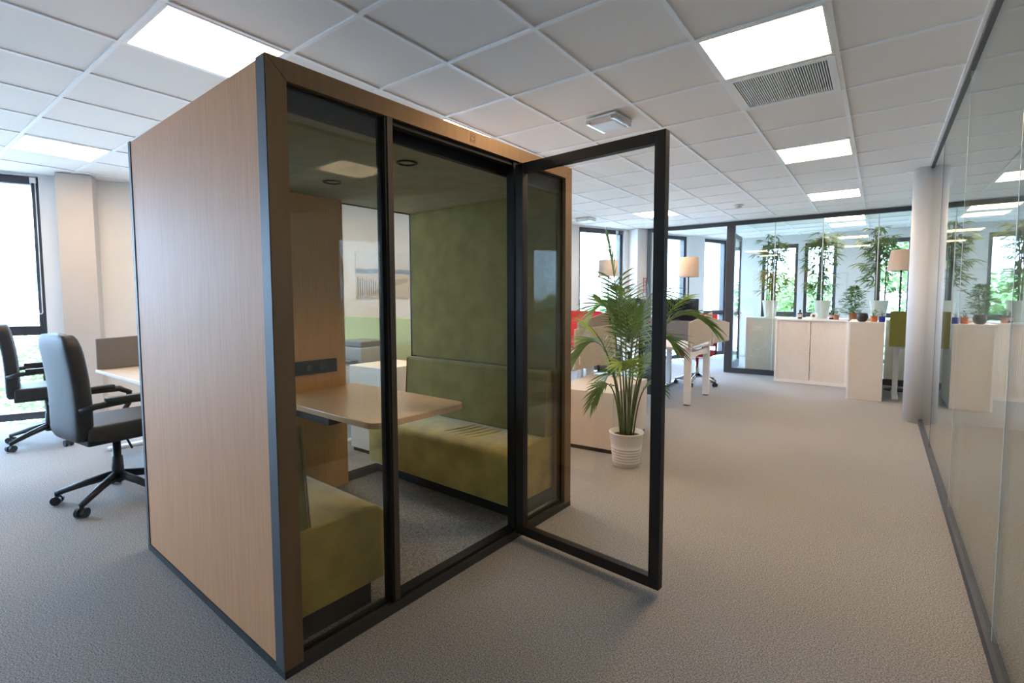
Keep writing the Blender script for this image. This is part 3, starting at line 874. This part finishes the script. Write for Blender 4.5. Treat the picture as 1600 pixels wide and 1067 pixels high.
for k, (x, lb) in enumerate(((-1.43,'white cabinet behind the partition under the first bamboo'),(-.43,'white cabinet behind the partition under the middle bamboo'),(.57,'white cabinet behind the partition behind the column'))):
    tt = tambour(lb, (x, 9.62, 0), .98, .45, .99)
# bamboo plants
def bamboo(label, loc, h, seed, lean=0.0):
    rnd = random.Random(seed)
    t = thing('potted_bamboo', label, 'potted plant', loc, 0, 'potted bamboos on the far cabinets')
    obj('pot', MB().lathe([(.085,0),(.09,.01),(.128,.29),(.13,.30),(.12,.30),(.115,.27),(.02,.265)], 28), M_POT, t, smooth=True)
    obj('soil', MB().lathe([(.114,.268),(.06,.275),(.01,.278)], 20), M_SOIL, t)
    fol = MB()
    for k in range(7):
        a = rnd.uniform(0, 6.28); r = rnd.uniform(.02,.08)
        x, y = r*math.cos(a), r*math.sin(a); hh = h*rnd.uniform(.78,1.0)
        bx, by = rnd.uniform(-.06,.06), rnd.uniform(-.04,.04)
        pts = [(x+bx*f*f, y+by*f*f, .27+(hh-.27)*f) for f in (0,.25,.5,.75,1)]
        obj('culm', MB().tube(pts, [.011,.010,.009,.007,.004], 7), M_CULM, t, smooth=True)
        for q in range(15):
            f = rnd.uniform(.12,1.0)
            if q < 4: f = rnd.uniform(.75,1.0)
            p = Vector((x+bx*f*f, y+by*f*f, .27+(hh-.27)*f))
            az = rnd.uniform(0,6.28); L = rnd.uniform(.10,.30)*(.55+.45*abs(math.cos(az)))
            dr = Vector((math.cos(az), math.sin(az), rnd.uniform(-.1,.5))).normalized()
            e = p+dr*L
            fol.tube([p, p+dr*L*.5+Vector((0,0,.01)), e], .0015, 3, False)
            for m in range(10):
                az2 = az+rnd.uniform(-1.1,1.1)
                d2 = Vector((math.cos(az2), math.sin(az2), rnd.uniform(-.55,.45)))
                st = p+dr*L*rnd.uniform(.45,1.0)
                fol.leaf(st, d2, rnd.uniform(.10,.17), rnd.uniform(.017,.026), Vector((-math.sin(az2),math.cos(az2),rnd.uniform(-.6,.6))), .25, 3)
    obj('foliage', fol, M_BLEAF, t, kind='stuff')
bamboo('bamboo in a white pot, leftmost on the far cabinets', (-1.58, 9.86, .99), 1.52, 3)
bamboo('bamboo in a white pot in the middle of the far cabinets', (-.79, 9.86, .99), 1.48, 5)
bamboo('bamboo in a white pot beside the floor lamp', (-.02, 9.86, .99), 1.52, 9)
def small_plant(name, label, loc, pot_mb, pot_mat, leaf_mat, h, spread, n, seed, llen=.07, lw=.012, z0=.06):
    rnd = random.Random(seed)
    t = thing(name, label, 'potted plant', loc)
    obj('pot', pot_mb, pot_mat, t, smooth=True)
    f = MB()
    for k in range(n):
        a = rnd.uniform(0,6.28); fr = rnd.uniform(0,1)
        rr = spread*rnd.uniform(0,1)*math.sin(math.pi*(.25+.7*fr)); z = z0+(h-z0)*fr
        p = (rr*math.cos(a), rr*math.sin(a), z)
        az = a+rnd.uniform(-.7,.7)
        f.leaf(p, (math.cos(az),math.sin(az),rnd.uniform(-.2,.9)), llen*rnd.uniform(.6,1.2), lw, (-math.sin(az),math.cos(az),rnd.uniform(-.5,.5)), .3, 2)
    for k in range(6):
        a = k*1.05; f.tube([(0,0,z0*.6),(spread*.4*math.cos(a),spread*.4*math.sin(a),z0+(h-z0)*.7)], .002, 4, False)
    obj('foliage', f, leaf_mat, t, kind='stuff')
    return t
M_TERRA = pm('terracotta', (.45,.17,.08), .7, var=.1)
M_ORANGE = pm('orange_glaze', (.80,.20,.06), .3, var=.1)
M_BLUE = pm('cobalt_glaze', (.02,.03,.30), .25, var=.1)
M_DARKPOT = pm('dark_stoneware', (.025,.024,.022), .45, var=.2)
cyl = lambda r0, r1, h: MB().lathe([(r0*.96,0),(r0,.005),(r1,h-.004),(r1*.98,h),(r1*.88,h),(r1*.85,h-.015),(.005,h-.02)], 20)
small_plant('potted_fern', 'bushy green fern standing between the bamboos', (-.33, 9.17, 1.005), cyl(.05,.06,.10), M_TERRA, M_FERN, .50, .15, 560, 21, .09, .022, .08)
small_plant('potted_sprout', 'small sprawling green plant in a terracotta pot', (-.53, 8.93, 1.005), cyl(.032,.04,.07), M_TERRA, M_FERN, .17, .06, 80, 22, .06, .014, .05)
small_plant('potted_succulent', 'spiky plant in an orange pot on the side cabinet', (-.06, 8.06, 1.02), cyl(.036,.04,.075), M_ORANGE, M_LEAF, .15, .04, 60, 23, .05, .01, .06)
small_plant('potted_cactus', 'small plant in a cobalt blue pot on the side cabinet', (.025, 8.0, 1.02), cyl(.035,.035,.075), M_BLUE, M_LEAF, .13, .025, 30, 24, .04, .007, .07)
t = thing('round_pot', 'round dark stoneware pot on the side cabinet', 'pot', (-.185, 7.96, 1.02))
obj('body', MB().lathe([(.03,0),(.055,.02),(.066,.06),(.058,.105),(.05,.115),(.044,.112),(.05,.06),(.01,.02)], 24), M_DARKPOT, t, smooth=True)
f = MB(); rnd = random.Random(31)
for k in range(40):
    a = rnd.uniform(0,6.28); f.leaf((.03*math.cos(a),.03*math.sin(a),.09), (math.cos(a),math.sin(a),1.2), .06, .012, (-math.sin(a),math.cos(a),0), .4, 2)
obj('foliage', f, M_LEAF, t, kind='stuff')
def reed_bottle(label, loc):
    t = thing('diffuser_bottle', label, 'bottle', loc, 0, 'dark scent bottles on the cabinet')
    obj('body', MB().lathe([(.03,0),(.033,.006),(.033,.085),(.014,.098),(.012,.118),(.016,.12)], 20), pm('amber_glass_dark', (.03,.015,.015), .15), t, smooth=True)
    obj('paper_label', MB().lathe([(.0335,.025),(.0335,.07)], 20, cap=False), pm('pink_label', (.62,.45,.45), .7), t, smooth=True)
    obj('cap', MB().lathe([(.015,.118),(.015,.14)], 16), M_BLKPL, t)
reed_bottle('dark scent bottle left of the round clock', (-1.02, 9.05, 1.005))
reed_bottle('dark scent bottle right of the round clock', (-.60, 9.05, 1.005))
t = thing('table_clock', 'small round white desk clock on the tambour cabinet', 'clock', (-.83, 9.0, 1.005), R(-10))
c = MB().tube([(0,0,.05),(0,.03,.05)], .05, 24); obj('case', c, M_WHITE, t)
obj('dial', MB().tube([(0,-.002,.05),(0,0,.05)], .022, 20), pm('dial_brown', (.12,.09,.06), .5), t)
obj('foot', MB().box(-.03,.03,.0,.03,0,.008), M_WHITE, t)
t = thing('white_dish', 'small white oval dish beside the dark round pot', 'dish', (-.13, 8.45, 1.02))
obj('bowl', MB().lathe([(.03,0),(.06,.015),(.085,.045),(.08,.045),(.055,.02),(.01,.012)], 24), M_POT, t, smooth=True)

t = small_plant('potted_flower', 'small plant with a red bloom on the aisle desk behind the palm', (-2.42, 6.28, .726), cyl(.04,.05,.09), M_TERRA, M_LEAF, .24, .05, 50, 33, .09, .014, .08)
fl = MB()
for k in range(14):
    a = k*2.4; fl.leaf((0,0,.27), (math.cos(a),math.sin(a),.7), .05, .028, (-math.sin(a),math.cos(a),0), .2, 2)
obj('bloom', fl, M_RED, t)
# floor lamps
def floor_lamp(label, loc, z0, z1, r0, r1):
    t = thing('floor_lamp', label, 'lamp', loc, 0, 'floor lamps with cream shades')
    obj('base', MB().lathe([(.14,0),(.14,.012),(.03,.022)], 28), M_BLACK, t)
    obj('pole', MB().lathe([(.011,.02),(.011,z1-.05)], 12), M_BLACK, t, smooth=True)
    obj('lamp_shade', MB().lathe([(r0,z0),(r1,z1),(r1-.004,z1),(r0-.004,z0),(r0,z0)], 36, cap=False), M_SHADE, t, smooth=True)
    obj('spider', MB().tube([(-r1+.004,0,z1-.03),(r1-.004,0,z1-.03)], .003, 5), M_BLACK, t)
floor_lamp('floor lamp with drum shade in front of the palm window', (-3.95, 8.22, 0), 1.73, 2.02, .18, .17)
floor_lamp('floor lamp with drum shade behind the pod door edge', (-2.55, 8.3, 0), 1.68, 2.0, .16, .15)
floor_lamp('floor lamp with tapered cream shade beside the round column', (.22, 9.0, 0), 1.72, 2.01, .17, .125)
# green screen desk next to the column
bench_desk('desk with white feet behind the round column', (.55, 8.1, 0), .8, .78, top=M_WLAM, foot=True)
t = screen('desk_screen', 'olive green desk screen beside the round column', [(0,0),(.5,0),(.5,.43),(0,.43)], 'y', -.012, .012, M_GREEN_SCR, (.10, 7.62, .74), 'fabric desk screens')
obj('support_post', MB().box(.17,.23,.0-.03,.03,-.74,.04), M_WHITE, t, bevel=.006)
obj('support_foot', MB().box(.16,.24,-.08,.08,-.74,-.70), M_WHITE, t, bevel=.006)

# red safety notice on the pilaster
c0 = fac(8.44, .252)
t = thing('safety_notice', 'red and white safety notice on the white pilaster', 'sign', (c0[0], c0[1], 1.6), math.atan2(DF.y, DF.x))
obj('board', MB().box(-.075,.075,-.008,0,-.13,.13), pm('sign_red', (.42,.02,.04), .4), t)
sg = MB()
for (a,b,c,d) in ((-.06,-.01,.0,.115),(.01,.06,.0,.115),(-.06,.06,-.085,-.012),(-.05,.05,-.12,-.1)):
    sg.box(a,b,-.0095,-.008,c,d)
obj('white_fields', sg, M_WHITE, t)
sg = MB()
for (a,b,c,d) in ((-.045,-.025,.03,.09),(.02,.05,.02,.05),(-.05,.05,-.03,-.025),(-.05,.03,-.045,-.04),(-.05,.045,-.06,-.055)):
    sg.box(a,b,-.0105,-.0095,c,d)
obj('print', sg, pm('sign_red', (.42,.02,.04), .4), t)
# beach picture
def picture_mat():
    m, nt, b = nodes_of('beach_print')
    L = nt.links
    tc = nt.nodes.new('ShaderNodeTexCoord'); sp = nt.nodes.new('ShaderNodeSeparateXYZ'); L.new(tc.outputs['Generated'], sp.inputs[0])
    cr = nt.nodes.new('ShaderNodeValToRGB'); e = cr.color_ramp.elements
    e[0].position = 0; e[0].color = (.52,.45,.38,1); e[1].position = 1; e[1].color = (.66,.70,.74,1)
    for p, c in ((.50,(.60,.53,.45,1)),(.56,(.62,.58,.52,1)),(.60,(.22,.30,.42,1)),(.68,(.30,.38,.48,1)),(.70,(.66,.64,.60,1)),(.85,(.68,.69,.71,1))):
        k = e.new(p); k.color = c
    nz = nt.nodes.new('ShaderNodeTexNoise'); nz.inputs['Scale'].default_value = 3; L.new(tc.outputs['Generated'], nz.inputs['Vector'])
    ad = nt.nodes.new('ShaderNodeMath'); ad.operation = 'MULTIPLY_ADD'; ad.inputs[1].default_value = .10; L.new(nz.outputs['Fac'], ad.inputs[0]); L.new(sp.outputs['Z'], ad.inputs[2])
    L.new(ad.outputs[0], cr.inputs['Fac']); L.new(cr.outputs['Color'], b.inputs['Base Color']); b.inputs['Roughness'].default_value = .6
    return m
c0 = fac(3.28, .003)
t = thing('beach_picture', 'beach dune print with a wooden fence on the wall, seen through the pod', 'picture', (c0[0], c0[1], 1.68), math.atan2(DF.y, DF.x))
obj('canvas', MB().box(-.40,.40,-.025,0,-.33,.33), picture_mat(), t)
fe = MB(); rnd = random.Random(4)
for k in range(16):
    x = -.38+k*.032; hgt = .30-.012*k+rnd.uniform(-.03,.03)
    fe.box(x, x+.012, -.0262, -.025, -.31+.004*k, -.31+hgt)
for k in range(12):
    x = .14+k*.02; hgt = .10-.004*k
    fe.box(x, x+.006, -.0262, -.025, -.16+.006*k, -.16+.006*k+hgt)
obj('fence_print', fe, pm('fence_grey', (.16,.15,.15), .8), t, kind='stuff')

# roller blinds with chains on two windows
def blind(label, s0, s1, sc, drop):
    c = fac((s0+s1)/2, 0)
    t = thing('roller_blind', label, 'roller blind', (c[0], c[1], 0), math.atan2(DF.y, DF.x))
    hw = (s1-s0)/2-.03; xc = sc-(s0+s1)/2
    obj('cassette', MB().box(-hw, hw, .0+.01, .05, 2.575, 2.655), pm('blind_violet_grey', (.055,.05,.065), .6), t, bevel=.008)
    pts = [(xc-.018,.0,2.6),(xc-.02,-.01,1.9),(xc-.018,-.012,1.2)]
    for k in range(1,6):
        a = math.pi*k/6; pts.append((xc-.018*math.cos(a), -.012, 1.2-.018*math.sin(a)))
    pts += [(xc+.018,-.012,1.2),(xc+.02,-.01,1.9),(xc+.018,0,2.6)]
    obj('chain', MB().tube(pts, .0045, 6), M_WHITE, t, smooth=True)
    obj('bracket', MB().box(xc-.025,xc+.025,-.005,.02,2.59,2.65), M_WHITE, t, bevel=.004)
blind('dark roller blind cassette with white bead chain at the left window', -2.0, -.46, -.505, 1.2)
blind('dark roller blind cassette on the window behind the palm', 6.96, 8.09, 7.9, 1.2)

# ------------------------------------------------------------------ palm in the foreground
palm = thing('potted_palm', 'tall palm in a ribbed white pot outside the open pod door', 'potted plant', (-1.6, 3.69, 0))
prof = [(.098,0),(.102,.006)]
for k in range(6):
    z = .03+k*.022; r = .103+z*.11
    prof += [(r,z),(r+.0035,z+.006),(r+.0035,z+.014),(r,z+.019)]
prof += [(.125,.19),(.134,.262),(.138,.268),(.136,.276),(.128,.274),(.122,.235),(.01,.23)]
obj('pot', MB().lathe(prof, 40), M_POT, palm, smooth=True)
obj('soil', MB().lathe([(.121,.236),(.06,.244),(.01,.246)], 24), M_SOIL, palm)
SR = Vector((_r.x, _r.y, 0)); SF = Vector((-_r.y, _r.x, 0))
def frond(lat, dep, ztip, zbend, n, ll, mat=M_LEAF, base=(0,0), start=.45, seed=0, tilt=1.0, fold=.5):
    """frond with its tip lat metres to the side and dep behind the pot centre"""
    rnd = random.Random(seed)
    b = SR*base[0]+SF*base[1]
    p0 = Vector((b.x, b.y, .24)); e = SR*lat+SF*dep; p3 = Vector((e.x, e.y, ztip))
    p1 = Vector((b.x+e.x*.12, b.y+e.y*.12, .24+(zbend-.24)*.6)); p2 = Vector((e.x*.5, e.y*.5, zbend))
    def B(t): return p0*(1-t)**3+p1*3*t*(1-t)**2+p2*3*t*t*(1-t)+p3*t**3
    pts = [B(k/14) for k in range(15)]
    st = obj('stem', MB().tube(pts, [.0065*(1-.75*k/14)+.001 for k in range(15)], 6), M_STEM, palm, smooth=True)
    lf = MB()
    for k in range(n):
        t = start+(1-start)*(k+.5)/n
        p = B(t); d = (B(min(1,t+.02))-B(t-.02)).normalized()
        side = d.cross(Vector((0,0,1)))
        if side.length < .15: side = SR.copy()
        side.normalize()
        nrm = side.cross(d)
        f = (k+.5)/n
        L = ll*(.45+.75*math.sin(math.pi*(.15+.75*f)))*rnd.uniform(.88,1.1)
        for s in (-1, 1):
            dd = d*(.55+.5*f)+side*s*(1.0-.45*f)+nrm*rnd.uniform(.05,.35)*fold
            lf.leaf(p, dd, L, .012+.006*math.sin(math.pi*f), d.cross(side*s)*.5+d*.8, .30*tilt, 4)
    lf.leaf(B(1), (B(1)-B(.96)), ll*.7, .018, side, .3, 4)
    obj('frond', lf, mat, palm)
FR_ = [  # side, depth, tip height, bend height, leaflets, length, young, base, start
 (-.17,.02,1.83,1.45,22,.17,0,(-.01,0),.50),(-.26,.08,1.22,1.46,20,.22,0,(-.02,.02),.48),(.27,.08,1.36,1.50,20,.22,0,(.02,.02),.48),
 (.60,-.12,1.12,1.42,20,.22,0,(.03,-.02),.46),(-.42,-.04,.86,1.22,18,.22,0,(-.04,0),.46),(-.34,-.15,1.14,1.0,15,.19,1,(-.03,-.02),.5),
 (.02,-.14,1.24,1.05,17,.22,0,(0,-.03),.48),(.16,.22,1.28,1.32,17,.22,0,(.02,.04),.5),(-.09,-.2,.84,.90,12,.17,1,(.01,-.04),.58),
 (.14,-.15,.90,.84,12,.15,1,(.02,-.02),.58),(-.30,-.12,.52,.84,11,.13,0,(-.05,-.02),.6),(.24,-.08,.64,.74,11,.14,0,(.05,-.02),.58),
 (-.17,.12,.62,.90,11,.15,0,(-.03,.04),.58),(.38,.05,.96,1.20,16,.2,0,(.03,.02),.48),(.03,.28,1.42,1.42,17,.2,0,(0,.03),.52),(.48,.1,1.34,1.2,14,.2,1,(.03,0),.55)]
for k, (a, b, c, d, n, ll, yg, bs, st) in enumerate(FR_):
    frond(a, b, c, d, int(n*1.15), ll*1.2, M_LEAFL if yg else M_LEAF, bs, st-.09, k+1)

# ------------------------------------------------------------------ outside
def tree(label, loc, h, r, seed, nl=7000):
    rnd = random.Random(seed)
    t = thing('garden_tree', label, 'tree', loc, 0, 'trees outside the windows')
    obj('trunk', MB().tube([(0,0,0),(.05,0,h*.4),(0,.08,h*.75)], [.16,.12,.05], 8), M_BARK, t, smooth=True)
    f = MB()
    blobs = [(rnd.uniform(-.5,.5)*r, rnd.uniform(-.5,.5)*r, h*rnd.uniform(.3,.95), r*rnd.uniform(.35,.6)) for _ in range(14)]
    for k in range(nl):
        bx, by, bz, br = rnd.choice(blobs)
        d = Vector((rnd.gauss(0,1), rnd.gauss(0,1), rnd.gauss(0,1))).normalized()
        p = Vector((bx,by,bz))+d*br*rnd.uniform(.75,1.05)
        q = Vector((rnd.gauss(0,1), rnd.gauss(0,1), rnd.gauss(0,.6))).normalized()
        f.leaf(p, q, rnd.uniform(.10,.2), rnd.uniform(.06,.10), d.cross(q)+Vector((0,0,.01)), .2, 2)
    obj('crown', f, M_TREE, t, kind='stuff')
GZ = -3.2
struct(obj('ground', MB().box(-90, 60, -60, 110, GZ-.2, GZ), pm('street_ground', (.36,.33,.28), .9, var=.2, scale=.3)), 'pale ground outside the windows')
TX = [(-3.6,22.8,5.2,1.6),(-2.3,18.2,5.8,1.4),(1.0,18.4,7.4,1.5),(4.8,19.0,7.6,1.8),(-7.0,17.0,4.3,1.8),(9.6,21,7.6,2.2)]
TL = ['tree outside behind the first bamboo window','tree outside behind the middle bamboo window','tall tree outside behind the floor lamp window','tall tree outside right of the column','low tree outside the bright window','tree outside at the far right']
for k, (x, y, h, r) in enumerate(TX):
    tree(TL[k], (x, y, GZ), h, r, 40+k)
tree('tree outside the window behind the palm', (-10.5, 15.5, GZ), 4.2, 1.8, 60, 1500)
tree('tree below the left window', (-16.5, 2.9, GZ), 4.4, 1.6, 61, 1500)
def building(label, loc, w, d, h, rz, floors, cols, mat):
    t = thing('apartment_block', label, 'building', loc, rz, 'pale buildings outside')
    obj('walls', MB().box(-w/2,w/2,0,d,0,h), mat, t)
    obj('roof_slab', MB().box(-w/2-.2,w/2+.2,-.2,d+.2,h,h+.25), M_WALL, t)
    me = None
    for i in range(cols):
        for j in range(floors):
            x = -w/2+w*(i+.5)/cols; z = h*(j+.5)/floors
            if me is None:
                me = mesh(MB().box(-w/cols*.28,w/cols*.28,-.06,0,-h/floors*.26,h/floors*.26), 'window', pm('far_window', (.20,.27,.30), .2))
            o = bpy.data.objects.new('window', me); COL.objects.link(o); o.parent = t; o.location = (x, -.0, z)
    return t
M_BLD = pm('pale_render', (.72,.71,.68), .9, var=.05)
building('pale apartment block beyond the left window', (-24, 4.5, GZ), 14, 8, 6.5, R(76), 3, 7, M_BLD)
building('white low building beyond the window behind the palm', (-19, 30, GZ), 14, 8, 4.2, R(30), 2, 7, M_BLD)
